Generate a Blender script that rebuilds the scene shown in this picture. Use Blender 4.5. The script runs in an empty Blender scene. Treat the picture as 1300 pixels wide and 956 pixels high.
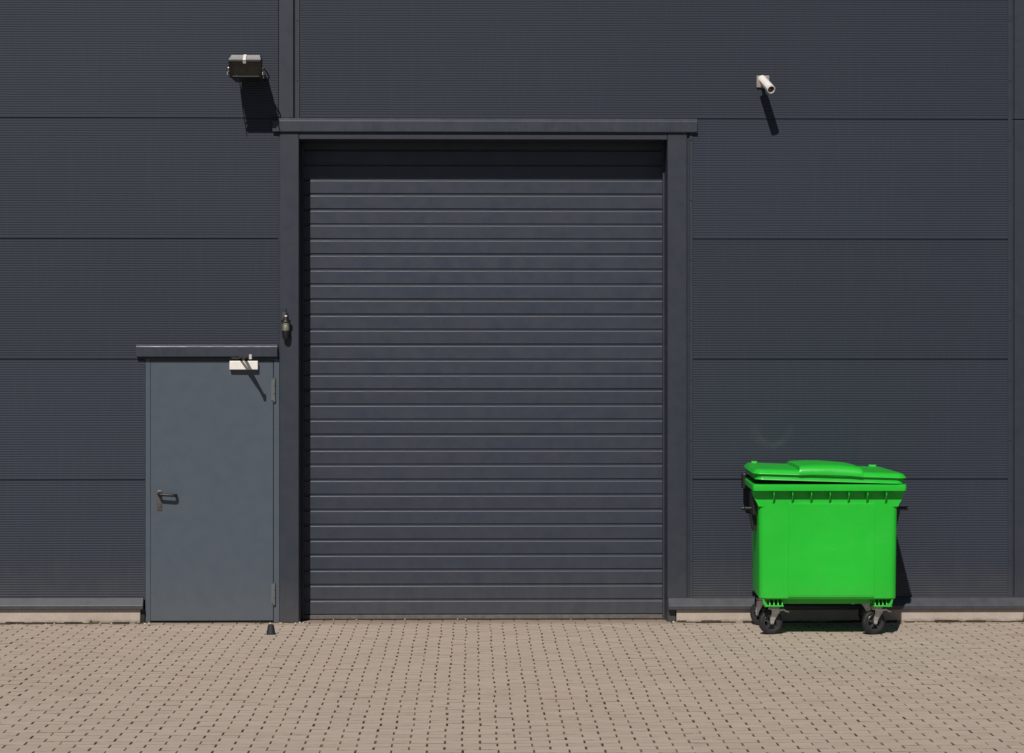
import bpy, bmesh, math, random
from mathutils import Vector, Matrix
random.seed(7)
R = math.radians
scene = bpy.context.scene
COL = scene.collection

# ------------------------------------------------------------------ camera
cam_d = bpy.data.cameras.new('camera')
cam = bpy.data.objects.new('camera', cam_d)
COL.objects.link(cam)
cam.location = (0.0, -18.3, 2.225)
cam.rotation_euler = (R(90), 0, -R(0.963))
cam_d.sensor_width = 36.0
cam_d.lens = 77.43
cam_d.shift_y = -0.0215
cam_d.clip_end = 2000
scene.camera = cam

# ------------------------------------------------------------------ sky, sun, exposure
SUN_DIR = Vector((0.235, 1.0, -0.97)).normalized()         # direction the light travels
elev = math.asin(-SUN_DIR.z)
world = bpy.data.worlds.new('World')
scene.world = world
world.use_nodes = True
wn = world.node_tree
sky = wn.nodes.new('ShaderNodeTexSky')
sky.sky_type = 'NISHITA'
sky.sun_disc = False
sky.air_density = 0.6
sky.dust_density = 0.2
sky.sun_elevation = elev
sky.sun_rotation = math.atan2(-SUN_DIR.x, -SUN_DIR.y)
wn.nodes['Background'].inputs[1].default_value = 0.05
wn.links.new(sky.outputs[0], wn.nodes['Background'].inputs[0])
sun_d = bpy.data.lights.new('sun', 'SUN')
sun_d.energy = 5.0
sun_d.angle = R(0.53)
sun_d.color = (1.0, 0.955, 0.90)
sun = bpy.data.objects.new('sun', sun_d)
sun.rotation_euler = SUN_DIR.to_track_quat('-Z', 'Y').to_euler()
sun.location = (-8, -30, 30)
COL.objects.link(sun)
vs = scene.view_settings
vs.view_transform = 'Standard'
vs.look = 'None'
vs.exposure = -0.35
vs.gamma = 1.0
vs.use_curve_mapping = False

# ------------------------------------------------------------------ materials
def nodes_of(name):
    m = bpy.data.materials.new(name)
    m.use_nodes = True
    nt = m.node_tree
    return m, nt, nt.nodes['Principled BSDF']

def noise(nt, vec, scale, detail=4, rough=.55):
    n = nt.nodes.new('ShaderNodeTexNoise')
    n.inputs['Scale'].default_value = scale
    n.inputs['Detail'].default_value = detail
    n.inputs['Roughness'].default_value = rough
    if vec is not None: nt.links.new(vec, n.inputs['Vector'])
    return n.outputs['Fac']

def ramp(nt, fac, a, b, lo=0., hi=1.):
    n = nt.nodes.new('ShaderNodeMapRange')
    n.inputs['From Min'].default_value = a; n.inputs['From Max'].default_value = b
    n.inputs['To Min'].default_value = lo; n.inputs['To Max'].default_value = hi
    nt.links.new(fac, n.inputs['Value'])
    return n.outputs['Result']

def mixc(nt, fac, a, b, mode='MIX'):
    n = nt.nodes.new('ShaderNodeMix'); n.data_type = 'RGBA'; n.blend_type = mode
    for sock, v in ((n.inputs[0], fac), (n.inputs[6], a), (n.inputs[7], b)):
        if isinstance(v, bpy.types.NodeSocket): nt.links.new(v, sock)
        elif isinstance(v, (int, float)): sock.default_value = v
        else: sock.default_value = (*v, 1)
    return n.outputs[2]

def mth(nt, op, a, b=None, c=None):
    n = nt.nodes.new('ShaderNodeMath'); n.operation = op
    for i, v in enumerate((a, b, c)):
        if v is None: continue
        if isinstance(v, bpy.types.NodeSocket): nt.links.new(v, n.inputs[i])
        else: n.inputs[i].default_value = v
    return n.outputs[0]

def bump(nt, bs, height, strength, dist):
    n = nt.nodes.new('ShaderNodeBump')
    n.inputs['Strength'].default_value = strength
    n.inputs['Distance'].default_value = dist
    nt.links.new(height, n.inputs['Height'])
    nt.links.new(n.outputs[0], bs.inputs['Normal'])

def world_pos(nt):
    g = nt.nodes.new('ShaderNodeNewGeometry')
    return g.outputs['Position'], g

def mapping(nt, vec, scale=(1, 1, 1), loc=(0, 0, 0)):
    n = nt.nodes.new('ShaderNodeMapping')
    n.inputs['Scale'].default_value = scale
    n.inputs['Location'].default_value = loc
    nt.links.new(vec, n.inputs['Vector'])
    return n.outputs[0]

def paint(name, col, rough=.45, var=.08, dust=.10, dustcol=(.16, .15, .14), peel=.0004, spec=.5, metal=0., objvar=0.):
    """painted metal or plastic: slight tone drift, dust, uneven gloss"""
    m, nt, bs = nodes_of(name)
    pos, g = world_pos(nt)
    big = noise(nt, pos, 1.1, 3)
    fine = noise(nt, mapping(nt, pos, (6, 6, 1.2)), 3.0, 6, .65)
    c = mixc(nt, ramp(nt, big, .3, .7), tuple(v * (1 - var) for v in col), tuple(v * (1 + var) for v in col))
    c = mixc(nt, ramp(nt, fine, .45, .85, 0, dust), c, dustcol)
    sep = nt.nodes.new('ShaderNodeSeparateXYZ'); nt.links.new(pos, sep.inputs[0])
    low = mth(nt, 'ADD', sep.outputs[2], mth(nt, 'MULTIPLY', noise(nt, mapping(nt, pos, (2.5, 2.5, 1)), 4, 6, .65), .55))
    c = mixc(nt, ramp(nt, low, .70, .30, 0, .13), c, (.20, .165, .13))
    scr = noise(nt, mapping(nt, pos, (2.2, 2.2, 55)), 1.7, 3, .6)
    scm = mth(nt, 'MULTIPLY', ramp(nt, scr, .67, .71), ramp(nt, noise(nt, pos, 1.9, 3), .58, .7))
    c = mixc(nt, mth(nt, 'MULTIPLY', scm, min(.12, dust * 4)), c, (.25, .25, .25))
    if objvar:
        oi = nt.nodes.new('ShaderNodeObjectInfo')
        k = ramp(nt, oi.outputs['Random'], 0, 1, 1 - objvar, 1 + objvar)
        hv = nt.nodes.new('ShaderNodeHueSaturation')
        nt.links.new(k, hv.inputs['Value']); nt.links.new(c, hv.inputs['Color'])
        c = hv.outputs[0]
    nt.links.new(c, bs.inputs['Base Color'])
    nt.links.new(ramp(nt, noise(nt, pos, 9, 5), .3, .7, rough - .06, rough + .09), bs.inputs['Roughness'])
    bs.inputs['Specular IOR Level'].default_value = spec
    bs.inputs['Metallic'].default_value = metal
    if peel: bump(nt, bs, noise(nt, pos, 60, 2), .25, peel)
    return m

def cladding_material():
    """anthracite coated steel: long faint tone drift, dust, dirt splash low down, two rub marks"""
    m, nt, bs = nodes_of('anthracite_cladding')
    pos, g = world_pos(nt)
    oi = nt.nodes.new('ShaderNodeObjectInfo')
    big = noise(nt, mapping(nt, pos, (.5, 1, 1)), .9, 4)
    c = mixc(nt, ramp(nt, big, .3, .7), (.0228, .0290, .0432), (.0252, .0318, .0465))
    streak = noise(nt, mapping(nt, pos, (14, 14, .6)), 2.0, 5, .6)
    c = mixc(nt, ramp(nt, streak, .5, .85, 0, .035), c, (.17, .165, .16))
    sep = nt.nodes.new('ShaderNodeSeparateXYZ'); nt.links.new(pos, sep.inputs[0])
    X, Z = sep.outputs[0], sep.outputs[2]
    # splash dirt near the ground, with a broken edge
    low = mth(nt, 'ADD', Z, mth(nt, 'MULTIPLY', noise(nt, pos, 5, 5), .5))
    c = mixc(nt, ramp(nt, low, .75, .35, 0, .16), c, (.16, .13, .10))
    # arc rubbed by a container lid and one thin vertical scratch
    def ring(cx, cz, rad, w, zmax):
        dx = mth(nt, 'SUBTRACT', X, cx); dz = mth(nt, 'SUBTRACT', Z, cz)
        d = mth(nt, 'SQRT', mth(nt, 'ADD', mth(nt, 'MULTIPLY', dx, dx), mth(nt, 'MULTIPLY', dz, dz)))
        a = ramp(nt, mth(nt, 'ABSOLUTE', mth(nt, 'SUBTRACT', d, rad)), 0, w, 1, 0)
        return mth(nt, 'MULTIPLY', a, ramp(nt, Z, zmax, zmax - .12))
    a1 = ring(2.475, 1.62, .145, .05, 1.66)
    sc = mth(nt, 'MULTIPLY', ramp(nt, mth(nt, 'ABSOLUTE', mth(nt, 'SUBTRACT', X, 2.192)), 0, .008, 1, 0), ramp(nt, Z, .46, .30))
    mk = mth(nt, 'MULTIPLY', mth(nt, 'MAXIMUM', a1, sc), ramp(nt, noise(nt, pos, 14, 4), .3, .65, .1, 1))
    c = mixc(nt, mth(nt, 'MULTIPLY', mk, .065), c, (.30, .30, .31))
    hv = nt.nodes.new('ShaderNodeHueSaturation')
    nt.links.new(ramp(nt, oi.outputs['Random'], 0, 1, .94, 1.06), hv.inputs['Value'])
    nt.links.new(c, hv.inputs['Color'])
    nt.links.new(hv.outputs[0], bs.inputs['Base Color'])
    nt.links.new(ramp(nt, noise(nt, pos, 4, 5), .3, .7, .54, .60), bs.inputs['Roughness'])
    bs.inputs['Specular IOR Level'].default_value = .32
    return m

def paver_material():
    m, nt, bs = nodes_of('concrete_paver')
    pos, g = world_pos(nt)
    oi = nt.nodes.new('ShaderNodeObjectInfo')
    r = mth(nt, 'FRACT', mth(nt, 'ADD', oi.outputs['Random'], g.outputs['Random Per Island']))
    r = mth(nt, 'POWER', r, .8)
    c = mixc(nt, r, (.470, .392, .325), (.540, .452, .378))
    r2 = mth(nt, 'FRACT', mth(nt, 'MULTIPLY', r, 17.3))
    c = mixc(nt, mth(nt, 'MULTIPLY', r2, .30), c, (.52, .405, .335))
    stain = noise(nt, pos, .9, 6, .65)
    c = mixc(nt, ramp(nt, stain, .5, .74, 0, .28), c, (.36, .28, .22))
    grain = noise(nt, pos, 240, 3, .7)
    c = mixc(nt, ramp(nt, grain, .35, .7, .45, 0), c, (.32, .25, .20))
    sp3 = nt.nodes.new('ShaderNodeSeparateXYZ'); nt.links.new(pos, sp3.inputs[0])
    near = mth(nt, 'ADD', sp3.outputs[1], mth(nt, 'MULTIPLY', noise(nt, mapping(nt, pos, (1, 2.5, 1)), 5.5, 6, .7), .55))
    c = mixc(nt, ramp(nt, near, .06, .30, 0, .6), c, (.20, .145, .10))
    oil = noise(nt, mapping(nt, pos, (1, 1, 1), (3.1, 1.7, 0)), 1.7, 3, .5)
    c = mixc(nt, ramp(nt, oil, .66, .74, 0, .22), c, (.16, .13, .11))
    spots = noise(nt, pos, 23, 5, .7)
    c = mixc(nt, ramp(nt, spots, .62, .72, 0, .35), c, (.20, .15, .11))
    nt.links.new(c, bs.inputs['Base Color'])
    bs.inputs['Roughness'].default_value = .92
    bs.inputs['Specular IOR Level'].default_value = .2
    bump(nt, bs, grain, .6, .0015)
    return m

def bounce_cut_asphalt_material():
    m, nt, bs = nodes_of('bounce_cut_asphalt')
    pos, g = world_pos(nt)
    c = mixc(nt, ramp(nt, noise(nt, pos, 1.2, 6, .65), .35, .7), (.040, .040, .042), (.062, .061, .060))
    gr = noise(nt, pos, 130, 3, .7)
    c = mixc(nt, ramp(nt, gr, .55, .75, 0, .5), c, (.12, .115, .11))
    nt.links.new(c, bs.inputs['Base Color'])
    bs.inputs['Roughness'].default_value = .9
    bump(nt, bs, gr, .6, .004)
    return m

def sand_material():
    m, nt, bs = nodes_of('joint_sand')
    pos, g = world_pos(nt)
    n = noise(nt, pos, 1.5, 7, .7)
    c = mixc(nt, ramp(nt, n, .47, .66), (.050, .034, .022), (.33, .26, .20))
    c = mixc(nt, ramp(nt, noise(nt, pos, 60, 4), .4, .7, .5, 0), c, (.03, .02, .012))
    nt.links.new(c, bs.inputs['Base Color'])
    bs.inputs['Roughness'].default_value = 1
    bs.inputs['Specular IOR Level'].default_value = .1
    return m

def concrete_material(name, a, b):
    m, nt, bs = nodes_of(name)
    pos, g = world_pos(nt)
    c = mixc(nt, ramp(nt, noise(nt, pos, 5, 6, .65), .35, .68), a, b)
    sep = nt.nodes.new('ShaderNodeSeparateXYZ'); nt.links.new(pos, sep.inputs[0])
    h = mth(nt, 'ADD', sep.outputs[2], mth(nt, 'MULTIPLY', noise(nt, pos, 12, 5), .06))
    c = mixc(nt, ramp(nt, h, .06, .03, 0, .75), c, (.13, .095, .055))
    gr = noise(nt, pos, 160, 3, .7)
    c = mixc(nt, ramp(nt, gr, .3, .6, .35, 0), c, tuple(v * .6 for v in a))
    nt.links.new(c, bs.inputs['Base Color'])
    bs.inputs['Roughness'].default_value = .9
    bump(nt, bs, gr, .5, .002)
    return m

def plain(name, col, rough=.5, metal=0., spec=.5, var=.15, scale=25):
    m, nt, bs = nodes_of(name)
    pos, g = world_pos(nt)
    c = mixc(nt, ramp(nt, noise(nt, pos, scale, 5, .6), .3, .7), tuple(v * (1 - var) for v in col), tuple(min(1, v * (1 + var)) for v in col))
    nt.links.new(c, bs.inputs['Base Color'])
    bs.inputs['Roughness'].default_value = rough
    bs.inputs['Metallic'].default_value = metal
    bs.inputs['Specular IOR Level'].default_value = spec
    return m

def bin_material():
    m, nt, bs = nodes_of('green_plastic')
    pos, g = world_pos(nt)
    c = mixc(nt, ramp(nt, noise(nt, pos, 2.2, 4), .3, .7), (.0120, .450, .024), (.0165, .515, .032))
    wear = noise(nt, mapping(nt, pos, (5, 5, 1.6)), 3, 7, .7)
    c = mixc(nt, ramp(nt, wear, .54, .80, 0, .26), c, (.06, .47, .08))
    scr = noise(nt, mapping(nt, pos, (3, 3, 70)), 1.6, 3, .6)
    scm = mth(nt, 'MULTIPLY', ramp(nt, scr, .66, .70), ramp(nt, noise(nt, pos, 2.3, 3), .55, .7))
    c = mixc(nt, mth(nt, 'MULTIPLY', scm, .35), c, (.16, .50, .17))
    dirt = noise(nt, pos, 11, 6, .7)
    sep = nt.nodes.new('ShaderNodeSeparateXYZ'); nt.links.new(pos, sep.inputs[0])
    h = mth(nt, 'ADD', sep.outputs[2], mth(nt, 'MULTIPLY', dirt, .35))
    c = mixc(nt, ramp(nt, h, .62, .40, 0, .16), c, (.14, .15, .08))
    nt.links.new(c, bs.inputs['Base Color'])
    nt.links.new(ramp(nt, dirt, .3, .7, .28, .44), bs.inputs['Roughness'])
    bs.inputs['Specular IOR Level'].default_value = .45
    bump(nt, bs, noise(nt, pos, 3.5, 3), .35, .012)
    return m

M = {}
M['clad'] = cladding_material()
M['trim'] = paint('anthracite_trim', (.0205, .0260, .0385), .50, .03, .02)
M['slat'] = paint('anthracite_slat', (.0270, .0340, .0495), .45, .02, .02, objvar=.04)
M['door'] = paint('slate_blue_door', (.0605, .0785, .0985), .48, .008, .006)
M['flash'] = paint('anthracite_flashing', (.0270, .0330, .0460), .42, .06, .07, (.22, .20, .19))
M['core'] = plain('dark_sheathing', (.012, .012, .013), .9)
M['roof'] = plain('roof_membrane', (.10, .10, .11), .9)
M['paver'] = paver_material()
M['far'] = bounce_cut_asphalt_material()
M['kerb'] = plain('kerb_concrete', (.33, .30, .27), .9)
M['sand'] = sand_material()
M['edge'] = plain('soiled_paver_edge', (.24, .185, .14), 1, spec=.1, var=.5, scale=9)
M['plinth'] = concrete_material('plinth_concrete', (.40, .335, .28), (.48, .41, .35))
M['green'] = bin_material()
M['rubber'] = plain('black_rubber', (.017, .017, .018), .62, spec=.4, var=.3)
M['blackp'] = plain('black_plastic', (.009, .009, .010), .45)
M['hub'] = plain('black_hub', (.040, .040, .041), .3)
M['zinc'] = plain('galvanised_steel', (.52, .50, .47), .42, .75, var=.25, scale=30)
M['alu'] = plain('silver_enamel', (.66, .61, .57), .4, .15, var=.05)
M['white'] = plain('white_enamel', (.78, .74, .68), .4, var=.06)
M['grey'] = plain('grey_casting', (.30, .288, .28), .55, .0, var=.08)
M['dullrail'] = plain('dusty_rail', (.115, .10, .09), .6, var=.25)
M['hinge'] = plain('painted_hinge', (.13, .14, .14), .5, .2)
M['plate'] = plain('dusty_plate', (.30, .24, .22), .5, .2)
M['steel'] = plain('worn_steel', (.12, .103, .097), .45, .5, var=.2)
M['bronze'] = plain('dull_steel_arm', (.20, .17, .145), .42, .6)
M['moss'] = plain('moss_and_soil', (.035, .023, .011), 1, var=.6, scale=40)
M['weed'] = plain('dry_weed', (.13, .12, .035), .9, var=.5, scale=60)
M['litter'] = plain('mortar_crumb', (.50, .43, .35), .9)
M['red'] = plain('red_petal', (.32, .02, .04), .7)
def glass_mat(name, tint, rough=.08):
    m, nt, bs = nodes_of(name)
    pos, g = world_pos(nt)
    c = mixc(nt, ramp(nt, noise(nt, pos, 30, 4), .35, .7), tuple(v * .8 for v in tint), tint)
    nt.links.new(c, bs.inputs['Base Color'])
    bs.inputs['Roughness'].default_value = rough
    bs.inputs['Transmission Weight'].default_value = .85
    bs.inputs['IOR'].default_value = 1.45
    return m
M['glass'] = plain('dark_dusty_glass', (.016, .0155, .013), .25, spec=.5, var=.3, scale=35)
M['lens'] = plain('lens_glass', (.03, .018, .012), .08, spec=.8)
M['amber'] = glass_mat('frosted_lamp_glass', (.82, .80, .66), .45)

# ------------------------------------------------------------------ mesh helpers
def bm_new(): return bmesh.new()

def face(bm, vs):
    try: return bm.faces.new(vs)
    except ValueError: return None

def box(bm, x0, x1, y0, y1, z0, z1, bev=0., seg=1):
    r = bmesh.ops.create_cube(bm, size=1.0)
    vv = r['verts']
    for v in vv:
        v.co = Vector(((x0 + x1) / 2 + v.co.x * (x1 - x0), (y0 + y1) / 2 + v.co.y * (y1 - y0), (z0 + z1) / 2 + v.co.z * (z1 - z0)))
    if bev:
        es = {e for v in vv for e in v.link_edges}
        bmesh.ops.bevel(bm, geom=list(es), offset=bev, segments=seg, affect='EDGES', profile=.5)

def prism_x(bm, prof, x0, x1):
    """closed (y, z) outline extruded along x"""
    a = [bm.verts.new((x0, y, z)) for y, z in prof]
    b = [bm.verts.new((x1, y, z)) for y, z in prof]
    n = len(prof)
    for i in range(n): face(bm, (a[i], a[(i + 1) % n], b[(i + 1) % n], b[i]))
    face(bm, a[::-1]); face(bm, b)

def prism_y(bm, prof, y0, y1):
    """closed (x, z) outline extruded along y"""
    a = [bm.verts.new((x, y0, z)) for x, z in prof]
    b = [bm.verts.new((x, y1, z)) for x, z in prof]
    n = len(prof)
    for i in range(n): face(bm, (a[i], a[(i + 1) % n], b[(i + 1) % n], b[i]))
    face(bm, a[::-1]); face(bm, b)

def basis(d):
    d = d.normalized()
    u = d.cross(Vector((0, 0, 1)))
    if u.length < 1e-4: u = Vector((1, 0, 0))
    u.normalize()
    return u, d.cross(u).normalized()

def tube(bm, pts, rad, n=12, caps=True):
    """round bar through pts; rad a number or one per point"""
    pts = [Vector(p) for p in pts]
    rr = rad if isinstance(rad, (list, tuple)) else [rad] * len(pts)
    rings = []
    for i, p in enumerate(pts):
        d = (pts[min(i + 1, len(pts) - 1)] - pts[max(i - 1, 0)])
        u, w = basis(d)
        rings.append([bm.verts.new(p + (u * math.cos(2 * math.pi * k / n) + w * math.sin(2 * math.pi * k / n)) * rr[i]) for k in range(n)])
    for a, b in zip(rings, rings[1:]):
        for k in range(n): face(bm, (a[k], a[(k + 1) % n], b[(k + 1) % n], b[k]))
    if caps: face(bm, rings[0][::-1]); face(bm, rings[-1])

def lathe(bm, prof, n=28, mat=None):
    """(radius, height) profile round local z, then moved by mat"""
    rings = []
    for r, h in prof:
        ring = []
        for k in range(n):
            p = Vector((r * math.cos(2 * math.pi * k / n), r * math.sin(2 * math.pi * k / n), h))
            ring.append(bm.verts.new(mat @ p if mat else p))
        rings.append(ring)
    for a, b in zip(rings, rings[1:]):
        for k in range(n): face(bm, (a[k], a[(k + 1) % n], b[(k + 1) % n], b[k]))
    return rings

def rrect(w, d, r, n=6):
    pts = []
    for cx, cy, a0 in ((w / 2 - r, d / 2 - r, 0), (-w / 2 + r, d / 2 - r, 90), (-w / 2 + r, -d / 2 + r, 180), (w / 2 - r, -d / 2 + r, 270)):
        for k in range(n + 1):
            a = R(a0 + 90 * k / n)
            pts.append((cx + r * math.cos(a), cy + r * math.sin(a)))
    return pts

def loft(bm, rings, cap0=True, cap1=True):
    vr = [[bm.verts.new(p) for p in ring] for ring in rings]
    n = len(vr[0])
    for a, b in zip(vr, vr[1:]):
        for k in range(n): face(bm, (a[k], a[(k + 1) % n], b[(k + 1) % n], b[k]))
    if cap0: face(bm, vr[0][::-1])
    if cap1: face(bm, vr[-1])
    return vr

def obj(name, bm, mat, parent=None, smooth=None, loc=None, rot=None):
    bmesh.ops.recalc_face_normals(bm, faces=bm.faces[:])
    me = bpy.data.meshes.new(name)
    bm.to_mesh(me); bm.free()
    me.materials.append(M[mat])
    if smooth:
        for p in me.polygons: p.use_smooth = True
        me.set_sharp_from_angle(angle=R(smooth))
    o = bpy.data.objects.new(name, me)
    COL.objects.link(o)
    if parent: o.parent = parent
    if loc: o.location = loc
    if rot: o.rotation_euler = rot
    return o

def thing(name, label, cat, loc=(0, 0, 0), rz=0., group=None):
    o = bpy.data.objects.new(name, None)
    COL.objects.link(o)
    o.empty_display_size = .1
    o.location = loc; o.rotation_euler = (0, 0, rz)
    o['label'] = label; o['category'] = cat
    if group: o['group'] = group
    return o

# ------------------------------------------------------------------ ground
# unseen ground to the horizon, made dark to cut bounced light, with the paved field left open
PX0, PX1, PY0, PY1 = -7.973, 8.027, -7.0, .4
me = bpy.data.meshes.new('ground')
B = 600
vsx = [-B, PX0, PX1, B]; vsy = [-B, PY0, PY1, B]
verts = [(x, y, -.004) for y in vsy for x in vsx]
faces = [(j * 4 + i, j * 4 + i + 1, j * 4 + i + 5, j * 4 + i + 4) for j in range(3) for i in range(3) if not (i == 1 and j == 1)]
me.from_pydata(verts, [], faces)
me.materials.append(M['far'])
ground = bpy.data.objects.new('ground', me); COL.objects.link(ground)
ground['kind'] = 'structure'

bm = bm_new()
box(bm, PX0 - .02, PX1 + .02, PY0 - .02, .0, -.08, -.0045)
box(bm, PX0 - .02, PX1 + .02, .0, PY1 + .02, -.08, -.028)
pavement = obj('pavement', bm, 'sand'); pavement['kind'] = 'structure'

def paver_geo(x0, x1, y0, y1, ch=.003, tilt=(0, 0, 0)):
    cx, cy = (x0 + x1) / 2, (y0 + y1) / 2
    a, b, dz = tilt
    def P(x, y, z): return (x, y, z + dz + a * (x - cx) + b * (y - cy))
    v = [P(x0 + ch, y0 + ch, 0), P(x1 - ch, y0 + ch, 0), P(x1 - ch, y1 - ch, 0), P(x0 + ch, y1 - ch, 0)]
    for z in (-ch, -.035):
        v += [P(x0, y0, z), P(x1, y0, z), P(x1, y1, z), P(x0, y1, z)]
    f = [(0, 1, 2, 3)]
    for k in range(4):
        l = (k + 1) % 4
        f += [(4 + k, 4 + l, l, k), (8 + k, 8 + l, 4 + l, 4 + k)]
    return v, f

GX, GY = .0070, .0045      # joint widths: between the short ends, between the rows
pm = bpy.data.meshes.new('paver')
v, f = paver_geo(-.1 + GX / 2, .1 - GX / 2, -.05 + GY / 2, .05 - GY / 2)
pm.from_pydata(v, [], f); pm.materials.append(M['paver']); pm.materials.append(M['edge'])
pm.polygons.foreach_set('material_index', [0] + [1] * 8)
rest_v, rest_f = [], []
for xa, xb, ya, yb in ((PX0 - .14, PX1 + .14, PY0 - .14, PY0 - .004),):
    x = xa
    while x < xb - .2:
        bm = bm_new(); box(bm, x + .003, min(x + .997, xb), ya, yb, -.2, .004, .008)
        o = obj('kerb_stone', bm, 'kerb', pavement)
        x += 1.0
rows = int(round((PY1 - PY0) / .1))
singles = 0
for r in range(rows):
    yc = PY1 - .05 - .1 * r
    rs = random.gauss(0, .0035)
    off = .1 if r % 2 else 0.
    x = PX0 + off
    if off: 
        v, f = paver_geo(PX0 + GX / 2, PX0 + .1 - GX / 2, yc - .05 + GY / 2, yc + .05 - GY / 2)
        n = len(rest_v); rest_v += v; rest_f += [tuple(i + n for i in q) for q in f]
    while x < PX1 - .15:
        xc = x + .1
        tilt = (random.gauss(0, .006), random.gauss(0, .0045), random.gauss(0, .0008))
        if yc > 0: tilt = (tilt[0], tilt[1] - .055, tilt[2] - .055 * yc)
        jx, jy = rs + random.gauss(0, .0013), random.gauss(0, .0008)
        # the rows that lie nearest in the picture are single stones
        half = (18.3 + yc) * .2335
        mid = (18.3 + yc) * .0168
        if -3.42 < yc < -2.55 and abs(xc - mid) < half and singles < 300:
            o = bpy.data.objects.new('paver', pm); COL.objects.link(o)
            o.parent = pavement
            o.location = (xc + jx, yc + jy, tilt[2])
            o.rotation_euler = (tilt[1], -tilt[0], random.gauss(0, .004))
            singles += 1
        else:
            v, f = paver_geo(xc + jx - .1 + GX / 2, xc + jx + .1 - GX / 2, yc + jy - .05 + GY / 2, yc + jy + .05 - GY / 2, .003, tilt)
            n = len(rest_v); rest_v += v; rest_f += [tuple(i + n for i in q) for q in f]
        x += .2
me = bpy.data.meshes.new('paver_field')
me.from_pydata(rest_v, [], rest_f); me.materials.append(M['paver']); me.materials.append(M['edge'])
me.polygons.foreach_set('material_index', ([0] + [1] * 8) * (len(rest_f) // 9))
o = bpy.data.objects.new('paver_field', me); COL.objects.link(o)
o.parent = pavement; o['kind'] = 'stuff'

# ------------------------------------------------------------------ the building
bld = thing('warehouse_building', 'anthracite grey metal-clad warehouse with a roller door and a side door', 'building', (0, 0, 0))

# opening of the roller door: x -1.46 .. 1.60, z 0 .. 4.01
bm = bm_new()
box(bm, -13.9, -1.62, .06, 11.9, -.3, 7.05)
box(bm, 1.77, 16.9, .06, 11.9, -.3, 7.05)
box(bm, -1.62, 1.77, .06, 11.9, 4.10, 7.05)
box(bm, -1.62, 1.77, 3.0, 11.9, -.3, 4.10)
obj('wall_core', bm, 'core', bld)
bm = bm_new()
box(bm, -14.0, 17.0, -.06, 12.0, 7.05, 7.2, .01)
obj('roof', bm, 'roof', bld)

def ribbed_panel(x0, x1, z0, z1, pitch=.02, depth=.0022):
    """micro-ribbed sheet: every rib is real relief, edges returned into the joint"""
    bm = bm_new()
    prof = [(.055, z0 - .004), (.013, z0 - .004), (.013, z0 + .003), (.003, z0 + .003), (0., z0 + .007)]
    z = z0 + .016
    while z < z1 - .022:
        prof += [(0., z), (0., z + pitch * .40), (depth, z + pitch * .55), (depth, z + pitch * .84)]
        z += pitch
    prof += [(0, z + .001), (0., z1 - .008), (.003, z1 - .0045), (.055, z1 - .0045)]
    a = [bm.verts.new((x0, y, zz)) for y, zz in prof]
    b = [bm.verts.new((x1, y, zz)) for y, zz in prof]
    for i in range(len(prof) - 1): face(bm, (a[i], b[i], b[i + 1], a[i + 1]))
    # close the ends
    face(bm, a[::-1] ); face(bm, b)
    return obj('wall_panel', bm, 'clad', bld)

LEV = [.185 + k for k in range(8)]      # horizontal joints, one metre apart
LEV[7] = 7.05
def panels(x0, x1, k0, k1, first=None):
    for k in range(k0, k1):
        z0 = LEV[k] if not (first and k == k0) else first
        ribbed_panel(x0, x1, z0, LEV[k + 1])
XL = -7.60
panels(-13.9, XL - .18, 0, 7)
panels(XL + .03, -2.733, 0, 2)                # left bay beside the side door
panels(XL + .03, -1.632, 2, 7)                # left bay above it
panels(-1.452, 4.478, 4, 7)                   # over the roller door
panels(1.80, 4.478, 0, 4)                     # right bay
panels(4.78, 10.6, 0, 7)
panels(10.9, 16.9, 0, 7)

def cover_strip(x0, x1, z0, z1, proud=.014, fl=(0, .03)):
    """folded cover post with a rounded fold and flat flanges"""
    bm = bm_new()
    box(bm, x0, x1, -proud, .05, z0, z1, .003)
    box(bm, x0 - .018, x1 + .018, .022, .048, z0, z1)
    return obj('cover_post', bm, 'trim', bld)
def flange(x0, x1, z0, z1):
    bm = bm_new()
    box(bm, x0, x1, -.0045, .05, z0, z1, .0015)
    xm = (x0 + x1) / 2
    z = z0 + .31
    while z < z1 - .1:
        tube(bm, [(xm, -.004, z), (xm, -.0085, z), (xm, -.0105, z)], [.006, .0055, .003], 8)
        z += .5
    return obj('flange', bm, 'trim', bld)
cover_strip(-1.627, -1.505, 4.187, 7.05)
flange(-1.490, -1.455, 4.187, 7.05)
for z0, z1 in ((.16, 4.182), (4.188, 7.05)):
    cover_strip(4.497, 4.775, z0, z1, .006)
flange(4.445, 4.476, .20, 7.05)
cover_strip(XL - .175, XL + .027, .16, 7.05)
cover_strip(10.603, 10.897, .16, 7.05, .006)
flange(1.783, 1.812, .20, 4.18)
bm = bm_new(); box(bm, 1.764, 1.782, .012, .05, .2, 4.18); obj('seal_and_shade_strip', bm, 'trim', bld)

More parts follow.
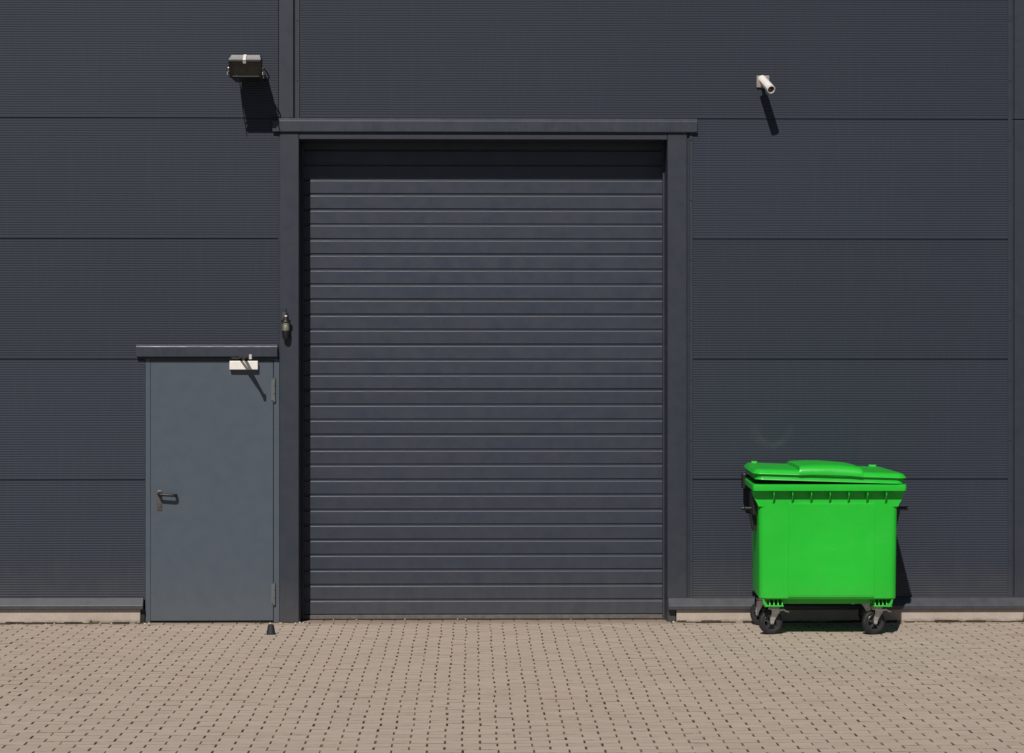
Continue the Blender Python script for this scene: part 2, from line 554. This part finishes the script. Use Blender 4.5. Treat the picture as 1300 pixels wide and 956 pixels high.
# frame of the roller door opening
bm = bm_new(); box(bm, -1.62, -1.46, -.012, .345, -.05, 4.185, .004); obj('door_jamb', bm, 'trim', bld)
bm = bm_new(); box(bm, -1.636, -1.6205, .006, .05, 2.20, 4.18); obj('seal_and_shade_strip', bm, 'trim', bld)
bm = bm_new()
box(bm, 1.600, 1.763, -.012, .345, .198, 4.185, .004)
box(bm, 1.602, 1.671, -.0115, .345, -.05, .197, .006)
obj('door_jamb', bm, 'trim', bld)
bm = bm_new(); box(bm, -1.4595, 1.5995, -.010, .345, 4.01, 4.185, .004); obj('door_header', bm, 'trim', bld)
bm = bm_new()
prism_x(bm, [(.0, 4.187), (-.015, 4.186), (-.0185, 4.184), (-.034, 4.162), (-.036, 4.158), (-.036, 4.076), (-.033, 4.070), (-.013, 4.070), (-.013, 4.18)], -1.676, 1.846)
obj('lintel_flashing', bm, 'flash', bld)

# roller door
rd = obj('roller_door', (lambda b: (box(b, -1.52, 1.66, .312, .335, .03, 4.15), b)[1])(bm_new()), 'core', bld)
rd['label'] = 'closed grey roller door of horizontal ribbed slats'
PITCH = .1267
sm = None
prof = [(.308, .0003), (.308, .0035), (.3012, .0078), (.300, .010), (.300, .1070), (.3003, .1095), (.3012, .1120), (.3028, .1145), (.3052, .1170), (.308, .1190), (.308, .1264)]
def slat_mesh():
    bm = bm_new()
    a = [bm.verts.new((-1.50, y, z)) for y, z in prof]
    b = [bm.verts.new((1.64, y, z)) for y, z in prof]
    for i in range(len(prof) - 1): face(bm, (a[i], b[i], b[i + 1], a[i + 1]))
    return bm
z = .0285
k = 0
first = None
while z < 4.05:
    if first is None:
        first = s = obj('slat', slat_mesh(), 'slat', rd)
    else:
        s = first.copy(); COL.objects.link(s); s.parent = rd
    s.location = (0, random.gauss(0, .0005), z)
    s.rotation_euler = (random.gauss(0, .004), 0, 0)
    z += PITCH
bm = bm_new(); box(bm, -1.44, 1.585, .292, .33, -.006, .0275, .003); obj('bottom_rail', bm, 'dullrail', rd)
bm = bm_new(); box(bm, -1.45, 1.59, .294, .33, -.04, -.005); obj('rubber_seal', bm, 'rubber', rd)
for x0, x1 in ((-1.461, -1.44), (1.583, 1.601)):
    bm = bm_new(); box(bm, x0, x1, .255, .298, -.03, 4.0, .003); obj('guide_rail', bm, 'trim', rd)

# side door
dr = obj('door', (lambda b: (box(b, -2.6897, -1.674, .006, .05, .016, 2.178, .003), b)[1])(bm_new()), 'door', bld)
dr['label'] = 'plain slate blue steel side door with lever handle'
bm = bm_new()
box(bm, -2.732, -2.6905, .004, .058, .0, 2.19, .003)
box(bm, -1.670, -1.622, .004, .058, .0, 2.19, .003)
box(bm, -2.692, -1.670, .0045, .058, 2.183, 2.30, .002)
obj('door_frame', bm, 'door', dr)
bm = bm_new(); box(bm, -2.69, -1.67, .02, .058, -.02, .012); obj('threshold', bm, 'rubber', dr)
for z0, z1 in ((1.835, 2.03), (.15, .33)):
    bm = bm_new()
    seg = (z1 - z0) / 3
    for i in range(3):
        tube(bm, [(-1.664, -.010, z0 + i * seg + .002), (-1.664, -.010, z0 + (i + 1) * seg - .002)], .0105, 12)
    tube(bm, [(-1.664, -.010, z0 - .008), (-1.664, -.010, z1 + .010)], .005, 8)
    box(bm, -1.688, -1.664, -.001, .013, z0 + .01, z1 - .01)
    obj('hinge', bm, 'hinge', dr)
hp = (lambda b: (box(b, -2.636, -2.592, -.001, .013, .930, 1.102, .006, 2), b)[1])(bm_new())
tube(hp, [(-2.614, .0, .968), (-2.614, -.006, .968)], .010, 14)
obj('handle_plate', hp, 'steel', dr, 40)
bm = bm_new()
tube(bm, [(-2.612, .006, 1.068), (-2.612, -.045, 1.068), (-2.607, -.056, 1.068), (-2.596, -.060, 1.067), (-2.55, -.061, 1.064), (-2.495, -.061, 1.061), (-2.484, -.058, 1.060), (-2.478, -.048, 1.060), (-2.476, -.012, 1.059)], .0125, 12)
lathe(bm, [(0.001, -.0), (.019, -.0), (.019, .010), (.001, .010)], 18, Matrix.Translation((-2.612, .002, 1.068)) @ Matrix.Rotation(R(90), 4, 'X'))
obj('lever', bm, 'blackp', dr, 45)
bm = bm_new(); box(bm, -2.031, -1.797, -.043, .012, 2.100, 2.172, .004, 2); obj('door_closer', bm, 'white', dr)
bm = bm_new()
def flat_bar(bm, p, q, w, t):
    p, q = Vector(p), Vector(q)
    d = (q - p).normalized(); s = d.cross(Vector((0, 0, 1))).normalized() * w / 2; u = s.cross(d).normalized() * t / 2
    a = [bm.verts.new(p + i * s + j * u) for i, j in ((-1, -1), (1, -1), (1, 1), (-1, 1))]
    b = [bm.verts.new(q + i * s + j * u) for i, j in ((-1, -1), (1, -1), (1, 1), (-1, 1))]
    for i in range(4): face(bm, (a[i], a[(i + 1) % 4], b[(i + 1) % 4], b[i]))
    face(bm, a[::-1]); face(bm, b)
tube(bm, [(-1.915, -.015, 2.165), (-1.915, -.015, 2.20)], .013, 12)
flat_bar(bm, (-1.915, -.015, 2.196), (-1.826, -.345, 2.200), .024, .007)
flat_bar(bm, (-1.826, -.345, 2.210), (-1.965, -.010, 2.200), .018, .007)
box(bm, -2.02, -1.93, -.014, .006, 2.19, 2.208, .003)
obj('closer_arm', bm, 'bronze', dr)
bm = bm_new()
tube(bm, [(-1.826, -.345, 2.187), (-1.826, -.345, 2.226)], .013, 12)
obj('arm_pivot', bm, 'alu', dr, 40)
bm = bm_new()
prism_x(bm, [(.0, 2.312), (-.029, 2.311), (-.033, 2.309), (-.045, 2.293), (-.047, 2.288), (-.047, 2.212), (-.044, 2.206), (-.0, 2.206)], -2.80, -1.636)
obj('canopy_flashing', bm, 'flash', bld)

# base flashing and plinth
def base(x0, x1, xp0, xp1, dz=0):
    bm = bm_new()
    prism_x(bm, [(.05, .218 + dz), (.0, .216 + dz), (-.022, .214 + dz), (-.026, .211 + dz), (-.068, .156 + dz), (-.072, .150 + dz), (-.072, .124 + dz), (-.069, .119 + dz), (.05, .119 + dz)], x0, x1)
    x = x0 + 2.37 if x1 > 4 else x1 - 3.3
    obj('base_flashing', bm, 'flash', bld)
    bm = bm_new()
    box(bm, xp0, xp1, -.040, .055, -.05, .120 + dz, .004)
    obj('plinth', bm, 'plinth', bld)
base(-13.9, -2.744, -13.9, -2.768)
base(1.606, 16.9, 1.674, 2.305, -.012)
bm = bm_new(); box(bm, 2.309, 16.9, -.040, .055, -.05, .108, .004); obj('plinth', bm, 'plinth', bld)
bm = bm_new(); box(bm, -2.766, -2.735, -.02, .05, -.02, .12); obj('seal_and_shade_strip', bm, 'rubber', bld)  # black strip stands in for the shadow at the plinth end

# ------------------------------------------------------------------ waste container
wc = thing('waste_container', 'bright green four-wheeled waste container with its lid slightly ajar', 'waste container', (2.790, -.58, 0), R(-1.0))
def ring(w, d, r, z, cy=0., taper=0.):
    """taper: how much narrower the back is than the front, each side"""
    out = []
    for x, y in rrect(w, d, r):
        t = (y + d / 2) / d
        out.append((x * (1 - taper * t / (w / 2)), y + cy, z))
    return out
TP = .030
bm = bm_new()
loft(bm, [
    ring(.94, .56, .06, .246, .00, TP),
    ring(.95, .58, .06, .290, .00, TP),
    ring(1.070, .80, .060, .296, .00, TP),
    ring(1.086, .815, .060, .306, .00, TP),
    ring(1.093, .83, .058, .70, .0, TP),
    ring(1.100, .85, .055, 1.075, .0, TP),
    ring(1.100, .85, .055, 1.150, .0, TP),
    ring(1.190, .99, .030, 1.152, .0, TP),
    ring(1.206, 1.005, .028, 1.157, .0, TP),
    ring(1.212, 1.010, .026, 1.185, .0, TP),
    ring(1.206, 1.005, .026, 1.203, .0, TP),
    ring(1.195, .985, .026, 1.207, .0, TP),
    ring(1.10, .87, .050, 1.206, .0, TP),
    ring(1.05, .82, .050, 1.14, .0, TP),
    ring(1.02, .76, .050, .33, .0, TP)], True, True)
body = obj('body', bm, 'green', wc, 35)
bm = bm_new()
prism_x(bm, [(-.414, .312), (-.4180, .330), (-.4300, 1.045), (-.4275, 1.062), (-.39, 1.062), (-.38, .312)], -.315, .360)
obj('front_panel', bm, 'green', body)
for i in range(7):                                   # gussets under the rim
    bm = bm_new()
    xg = -.435 + .1470 * i
    prism_x(bm, [(-.42, 1.153), (-.488, 1.153), (-.486, 1.120), (-.428, 1.052), (-.42, 1.052)], xg - .004, xg + .004)
    obj('rim_gusset', bm, 'green', body)
for s in (-1, 1):
    bm = bm_new()                                    # curved wing from rim to body at the front corners
    w = .598
    pts = [(s * .50, 1.152), (s * w, 1.152), (s * (w - .006), 1.118), (s * (w - .022), 1.082), (s * (w - .040), 1.050), (s * (w - .046), 1.030), (s * .50, 1.025)]
    prism_y(bm, pts, -.425, -.345)
    obj('corner_wing', bm, 'green', body)
    bm = bm_new()                                    # ribbed socket that carries the front castor
    xa, xb = (-.500, -.345) if s < 0 else (.365, .510)
    box(bm, xa, xb, -.385, -.23, .232, .244, .004)
    n = 5
    for i in range(n):
        xr = xa + .012 + (xb - xa - .024) * i / (n - 1)
        prism_x(bm, [(-.378, .243), (-.350, .296), (-.25, .296), (-.25, .243)], xr - .004, xr + .004)
    obj('castor_socket', bm, 'green', body)
    bm = bm_new()  # fin shaped to imitate the curved highlight of the corner pocket
    xa = s * .535
    prism_y(bm, [(s * .490, .233), (s * .455, .237), (s * .488, .262), (s * .508, .300), (s * .515, .296), (s * .508, .258)], -.390, -.35)
    obj('corner_highlight_fin', bm, 'green', body)
# lid: domed shell with an overhanging lip, tipped up on the left
LID_PIV = (0, 0, 1.230)
lid_rot = (R(.3), R(1.75), 0)
def lring(inset, z):
    return ring(1.205 - 2 * inset, 1.03 - 2 * inset, max(.03, .070 - inset * .15), z, -.005, .03)
bm = bm_new()
loft(bm, [lring(.034, .014), lring(.020, .000), lring(.013, .001), lring(.016, .006), lring(.015, .042), lring(-.003, .044), lring(-.005, .047), lring(-.004, .051), lring(.002, .056),
          lring(.008, .066), lring(.018, .076), lring(.034, .082), lring(.075, .084), lring(.13, .085), lring(.26, .086)], False, True)
lid = obj('lid', bm, 'green', wc, 40, LID_PIV, lid_rot)
# raised middle of the lid
bm = bm_new()
rings = []
us = [-1, -.985, -.955, -.9, -.7, -.4, 0, .4, .7, .9, .955, .985, 1]
for yy, hk, wk in ((-.530, .0, 1), (-.531, .10, 1), (-.526, .42, .998), (-.514, .74, .995), (-.492, .92, .99), (-.43, 1.0, .985), (-.25, 1.03, .98), (-.05, 1.03, .98), (.15, .98, .98), (.30, .90, .97), (.38, .70, .96), (.42, .3, .95)):
    top, bot = [], []
    for u in us:
        e = abs(u)
        edge = .55 if e > .99 else (.90 if e > .97 else (.975 if e > .94 else 1.))
        xx = .005 + u * .252 * wk
        arch = .016 * (1 - u * u)
        ztop = .052 + (.066 + arch) * hk * edge
        top.append((xx, yy, ztop)); bot.append((xx, yy, .046 + (arch * .55 if yy < -.5 else 0)))
    rings.append(top + bot[::-1])
loft(bm, rings)
obj('lid_hump', bm, 'green', lid, 38)
for xx, ww in ((-.500, .014), (.475, .022)):
    bm = bm_new()
    box(bm, xx - ww, xx + ww, .36, .42, .05, .092, .006, 2)
    tube(bm, [(xx - ww - .008, .39, .088), (xx + ww + .008, .39, .088)], .012, 10)
    obj('hinge_lug', bm, 'green', lid)
for s in (-1, 1):
    bm = bm_new()                                    # lifting pin and dark side fittings
    tube(bm, [(s * .50, -.22, 1.0), (s * .640, -.22, 1.0)], .014, 14)
    tube(bm, [(s * .636, -.22, 1.0), (s * .642, -.22, 1.0), (s * .654, -.22, 1.0), (s * .664, -.22, 1.0)], [.014, .017, .017, .014], 14)
    obj('lifting_pin', bm, 'blackp', wc, 40)
    bm = bm_new()
    box(bm, s * .560 - .026, s * .560 + .026, -.30, -.08, .95, 1.14, .012, 2)
    prism_y(bm, [(s * .55, .955), (s * .598, .955), (s * .570, .82), (s * .53, .82)], -.20, -.13)
    obj('pin_bracket', bm, 'blackp', wc)
    bm = bm_new()
    box(bm, s * .580 - .018, s * .580 + .018, .34, .44, 1.12, 1.25, .012, 2)
    obj('hinge_arm', bm, 'blackp', wc)
# castors
def castor(x, y, ang, flip, top=.232):
    T = Matrix.Translation((x, y, 0)) @ Matrix.Rotation(ang, 4, 'Z')
    tr = .028 * flip                                  # trail of the axle behind the swivel
    ax = T @ Matrix.Translation((tr, 0, .098)) @ Matrix.Rotation(R(90), 4, 'X')
    bm = bm_new()
    lathe(bm, [(.066, -.020), (.070, -.0225), (.086, -.0235), (.094, -.019), (.0975, -.010), (.098, 0), (.0975, .010), (.094, .019), (.086, .0235), (.070, .0225), (.066, .020)], 36, ax)
    bmesh.ops.create_cube(bm, size=.001, matrix=ax)
    c = bm_new()
    # fork: round head plate and two tapering cheeks
    lathe(c, [(.001, top - .002), (.052, top - .002), (.055, top - .006), (.055, top - .013), (.040, top - .018), (.046, top - .024), (.046, top - .034), (.001, top - .034)], 24, T)
    for s in (-1, 1):
        yy = s * .036
        out = [(-.034, top - .030), (.040, top - .030), (.036, top - .05), (tr + .019, .116), (tr + .013, .088), (tr - .001, .082), (tr - .013, .089), (tr - .018, .125), (-.032, top - .055)]
        a = [c.verts.new(T @ Vector((px, yy - .002, pz))) for px, pz in out]
        b = [c.verts.new(T @ Vector((px, yy + .002, pz))) for px, pz in out]
        n = len(out)
        for i in range(n): face(c, (a[i], a[(i + 1) % n], b[(i + 1) % n], b[i]))
        face(c, a[::-1]); face(c, b)
    p0, p1 = T @ Vector((-.046, -.038, top - .032)), T @ Vector((.046, .038, top - .032))
    tube(c, [T @ Vector((tr, -.046, .098)), T @ Vector((tr, .046, .098))], .010, 10)
    root = obj('castor', c, 'zinc', wc, 40)
    obj('tyre', bm, 'rubber', root, 40)
    h = bm_new()
    lathe(h, [(.068, -.019), (.064, -.022), (.058, -.021), (.056, -.006), (.056, .006), (.058, .021), (.064, .022), (.068, .019)], 28, ax)
    lathe(h, [(.001, -.027), (.018, -.027), (.019, .027), (.001, .027)], 16, ax)
    for i in range(5):
        a = 2 * math.pi * i / 5 + .3
        m2 = ax @ Matrix.Rotation(a, 4, 'Z')
        q = [m2 @ Vector(v) for v in ((.015, -.007, -.020), (.060, -.005, -.018), (.060, .005, -.018), (.015, .007, -.020), (.015, -.007, .020), (.060, -.005, .018), (.060, .005, .018), (.015, .007, .020))]
        vv = [h.verts.new(p) for p in q]
        for fc in ((0, 1, 2, 3), (4, 5, 6, 7), (0, 1, 5, 4), (1, 2, 6, 5), (2, 3, 7, 6), (3, 0, 4, 7)): face(h, [vv[i] for i in fc])
    obj('wheel_hub', h, 'hub', root, 40)
    l = bm_new()
    sg = -flip
    pts = [(sg * .035, top - .034), (sg * .075, top - .030), (sg * .098, top - .045), (sg * .120, top - .052), (sg * .118, top - .060), (sg * .094, top - .056), (sg * .070, top - .042), (sg * .035, top - .048)]
    a = [l.verts.new(T @ Vector((px, -.026, pz))) for px, pz in pts]
    b = [l.verts.new(T @ Vector((px, .026, pz))) for px, pz in pts]
    n = len(pts)
    for i in range(n): face(l, (a[i], a[(i + 1) % n], b[(i + 1) % n], b[i]))
    face(l, a[::-1]); face(l, b)
    obj('brake_pedal', l, 'zinc', root)
castor(-.408, -.245, R(14), -1)
castor(.408, -.245, R(20), -1)
castor(-.435, .30, R(-48), -1)
castor(.42, .31, R(160), -1)

# ------------------------------------------------------------------ flood light on the wall
fl = thing('flood_light', 'black rectangular flood light on a bracket above the roller door corner', 'flood light', (-1.858, 0, 4.40))
TL = Matrix.Translation((0, -.447, .137)) @ Matrix.Rotation(R(-38), 4, 'X')     # local -y = light direction before tilt
# head frame (front), local box width .262, height .165
def tf(bm, Mx):
    bmesh.ops.transform(bm, matrix=Mx, verts=bm.verts[:])
TL = Matrix.Translation((0, -.447, .137)) @ Matrix.Rotation(R(38), 4, 'X')
bm = bm_new()
box(bm, -.131, .131, -.012, .012, .062, .082, .004); box(bm, -.131, .131, -.012, .012, -.082, -.062, .004)
box(bm, -.131, -.108, -.0115, .0115, -.0625, .0625); box(bm, .108, .131, -.0115, .0115, -.0625, .0625)
tf(bm, TL); obj('bezel', bm, 'blackp', fl)
bm = bm_new(); box(bm, -.109, .109, -.006, -.001, -.063, .063); tf(bm, TL); obj('glass_pane', bm, 'glass', fl)
bm = bm_new()
fr = [TL @ Vector((sx * .126, .011, sz * .079)) for sx, sz in ((-1, -1), (1, -1), (1, 1), (-1, 1))]
rr = [fr]
for y, w, z0, z1 in ((-.445, .122, .075, .226), (-.425, .116, .066, .246), (-.36, .112, .062, .254), (-.16, .110, .066, .255), (-.10, .100, .085, .235)):
    rr.append([(-w, y + .02, z0), (w, y + .02, z0), (w, y, z1), (-w, y, z1)])
loft(bm, rr, False, True)
for i in range(9):
    xx = -.088 + .022 * i
    box(bm, xx - .002, xx + .002, -.34, -.12, .250, .274)
obj('housing', bm, 'blackp', fl)
bm = bm_new()
loft(bm, [[(-w, y, z), (w, y, z), (w, y + .006, z + .004), (-w, y + .006, z + .004)] for y, w, z in ((-.505, .130, .203), (-.455, .120, .228), (-.432, .114, .247), (-.30, .110, .266))])
obj('top_cover', bm, 'grey', fl)
bm = bm_new(); box(bm, -.014, .012, -.018, .065, .080, .096, .003); box(bm, -.014, .012, -.018, -.012, .058, .089, .002); tf(bm, TL); obj('clip', bm, 'white', fl)
bm = bm_new()
for s in (-1, 1):
    tube(bm, [TL @ Vector((s * .120, .03, -.01)), TL @ Vector((s * .143, .03, -.01))], .007, 10)
    flat_bar(bm, (s * .142, -.47, .095), (s * .136, -.30, .135), .004, .022)
    flat_bar(bm, (s * .136, -.30, .135), (s * .10, -.02, .13), .005, .026)
box(bm, -.11, .11, -.022, -.003, .105, .155, .003)
box(bm, -.05, .05, -.12, -.01, .13, .19, .004)
obj('bracket', bm, 'alu', fl)
bm = bm_new()
tube(bm, [(.13, -.40, .16), (.165, -.36, .12), (.178, -.30, .09), (.165, -.22, .075), (.13, -.12, .085), (.09, -.03, .11)], .006, 8)
obj('cable', bm, 'rubber', fl, 60)

# ------------------------------------------------------------------ bullet camera
sc = thing('security_camera', 'small white bullet security camera on the wall above the green container', 'camera', (2.40, 0, 4.495))
bm = bm_new(); box(bm, -.058, .050, -.020, .004, -.050, .050, .006, 2)
obj('mounting_plate', bm, 'plate', sc)
a, b = Vector((-.024, -.145, -.005)), Vector((.021, -.335, -.106))
d = (b - a).normalized()
bm = bm_new()
tube(bm, [(-.008, -.018, .006), (-.020, -.08, .016), (-.018, -.150, -.004)], [.022, .016, .016], 14)
obj('arm', bm, 'white', sc, 50)
bm = bm_new()
LM = Matrix.Translation(a) @ d.to_track_quat('Z', 'Y').to_matrix().to_4x4()
LN = (b - a).length
lathe(bm, [(.001, -.006), (.022, -.006), (.030, .004), (.0335, .018), (.0335, LN - .003), (.0325, LN), (.0285, LN), (.028, LN - .022), (.001, LN - .022)], 28, LM)
obj('camera_body', bm, 'white', sc, 45)
bm = bm_new(); lathe(bm, [(.0275, LN - .020), (.0270, LN - .008), (.020, LN - .006), (.018, LN - .010), (.001, LN - .007)], 24, LM); obj('lens', bm, 'lens', sc, 40)
bm = bm_new()
u, w = basis(d)
up = w if w.z > 0 else -w
rings = []
for t in (-.02, .215):
    c0 = a + d * t
    rings.append([c0 + (u * math.cos(R(q)) + up * math.sin(R(q))) * .0375 for q in range(10, 171, 16)] + [c0 + (u * math.cos(R(q)) + up * math.sin(R(q))) * .0352 for q in range(170, 9, -16)])
loft(bm, rings)
obj('sun_hood', bm, 'white', sc, 50)

# ------------------------------------------------------------------ little lamp on the left jamb
wl = thing('wall_lamp', 'small black lantern lamp with pale glass on the left door jamb', 'lamp', (-1.563, -.012, 2.35))
C0 = -.048
def at_z(bm, prof, n=20): lathe(bm, prof, n, Matrix.Translation((0, C0, 0)))
bm = bm_new(); box(bm, -.035, .010, -.012, .002, .135, .225, .004); obj('back_plate', bm, 'steel', wl)
bm = bm_new()
tube(bm, [(.0, -.01, .178), (.0, -.05, .190), (.0, C0, .178)], .008, 10)
tube(bm, [(.002, C0, .168), (.002, C0, .252)], .0045, 8)
obj('arm', bm, 'blackp', wl, 50)
bm = bm_new(); at_z(bm, [(.001, .190), (.010, .189), (.020, .180), (.024, .166), (.040, .154), (.042, .146), (.030, .142), (.001, .142)]); obj('cap', bm, 'blackp', wl, 40)
bm = bm_new(); at_z(bm, [(.001, .200), (.008, .198), (.012, .190), (.010, .186)]); obj('cap_highlight', bm, 'white', wl, 40)  # white dome stands in for the highlight on top of the lamp
bm = bm_new(); at_z(bm, [(.027, .145), (.030, .120), (.029, .072), (.026, .070), (.026, .145)]); obj('lamp_glass', bm, 'amber', wl, 40)
bm = bm_new(); at_z(bm, [(.001, .135), (.011, .133), (.014, .118), (.012, .085), (.001, .080)]); obj('bulb', bm, 'white', wl, 40)
bm = bm_new(); at_z(bm, [(.001, .073), (.033, .073), (.034, .064), (.031, .040), (.028, .012), (.022, .004), (.001, .002)]); obj('lamp_base', bm, 'blackp', wl, 40)

# ------------------------------------------------------------------ door stop
ds = thing('door_stop', 'small black tapered door stop on the paving by the side door', 'door stop', (-1.621, -.77, 0))
bm = bm_new(); lathe(bm, [(.001, -.004), (.036, -.004), (.037, .006), (.034, .016), (.025, .070), (.022, .079), (.001, .080)], 22); obj('buffer', bm, 'rubber', ds, 35)
bm = bm_new(); lathe(bm, [(.001, .079), (.008, .079), (.008, .083), (.001, .083)], 12); obj('screw_head', bm, 'steel', ds)

# ------------------------------------------------------------------ soil, moss, weeds and crumbs along the wall
bm = bm_new()
def soil(x0, x1, y, hmax, depth):
    x = x0
    while x < x1:
        l = random.uniform(.04, .16)
        h = hmax * random.uniform(.2, 1)
        dd = depth * random.uniform(.3, 1)
        if random.random() < .94:
            pr = [(y + .01, -.006), (y - dd, -.006), (y - dd * .6, h * .6), (y, h), (y + .01, h)]
            prism_x(bm, pr, x, x + l * 1.1)
        x += l
soil(-7.5, -2.77, -.04, .018, .06)
soil(1.68, 7.5, -.04, .018, .06)
soil(-1.62, -1.46, -.012, .012, .02)
soil(-2.73, -1.63, .0, .006, .012)
so = obj('soil_line', bm, 'moss'); so['kind'] = 'stuff'
so['label'] = 'dark soil and moss lying along the foot of the wall'; so['category'] = 'soil'
bm = bm_new()
def tuft(x, y, n, h):
    for i in range(n):
        a = random.uniform(0, 6.28); l = h * random.uniform(.4, 1); s = random.uniform(.2, .9) * l
        p = Vector((x + random.gauss(0, .012), y + random.gauss(0, .006), -.005))
        q = p + Vector((math.cos(a) * s * .4, -abs(math.sin(a)) * s * .4, l * .65)); r = p + Vector((math.cos(a) * s, -abs(math.sin(a)) * s, l))
        w = Vector((-math.sin(a), math.cos(a), 0)) * random.uniform(.0015, .004)
        v = [bm.verts.new(k) for k in (p - w, p + w, q + w * .8, q - w * .8, r)]
        face(bm, (v[0], v[1], v[2], v[3])); face(bm, (v[3], v[2], v[4]))
for x, n, h in ((-3.17, 34, .05), (-3.12, 22, .04), (-3.55, 12, .02), (-2.80, 10, .03), (-2.735, 10, .03), (-1.80, 8, .035), (-1.74, 6, .02), (1.70, 10, .03), (1.9, 6, .015), (3.9, 8, .02), (4.3, 8, .02), (-1.50, 8, .02), (2.08, 10, .03), (-3.85, 10, .02)):
    tuft(x, -.055 if abs(x) > 1.66 else -.03, n, h)
wo = obj('weeds', bm, 'weed'); wo['kind'] = 'stuff'
wo['label'] = 'tiny dry weeds in the joint at the wall foot'; wo['category'] = 'weeds'
bm = bm_new()
tuft(0, 0, 26, .07)
pl = thing('weed_plant', 'small weed with a dark red head at the foot of the right wall', 'plant', (4.575, -.06, 0))
obj('leaves', bm, 'weed', pl)
bm = bm_new()
for i in range(7):
    c0 = Vector((random.gauss(0, .010), random.gauss(0, .008), .055 + random.gauss(0, .010)))
    bmesh.ops.create_icosphere(bm, subdivisions=1, radius=.009, matrix=Matrix.Translation(c0))
obj('flower_head', bm, 'red', pl)
bm = bm_new()
for cx, cy, n, sp in ((-1.60, -.06, 10, .03), (-1.46, -.04, 8, .03), (-2.70, -.03, 5, .02), (1.62, .02, 5, .03), (-3.4, -.08, 8, .3), (3.9, -.09, 8, .4), (0, .2, 6, .9)):
    for i in range(n):
        s = random.uniform(.004, .013)
        c0 = Vector((cx + random.gauss(0, sp), cy - abs(random.gauss(0, .02)), s * .4))
        r = bmesh.ops.create_icosphere(bm, subdivisions=1, radius=s, matrix=Matrix.Translation(c0) @ Matrix.Rotation(random.uniform(0, 6), 4, 'Z') @ Matrix.Diagonal((1, random.uniform(.5, 1), random.uniform(.4, .8), 1)))
        for v in r['verts']: v.co += Vector((random.gauss(0, s * .15), random.gauss(0, s * .15), random.gauss(0, s * .1)))
co = obj('mortar_crumbs', bm, 'litter'); co['kind'] = 'stuff'
co['label'] = 'pale mortar crumbs scattered along the foot of the doors'; co['category'] = 'crumbs'
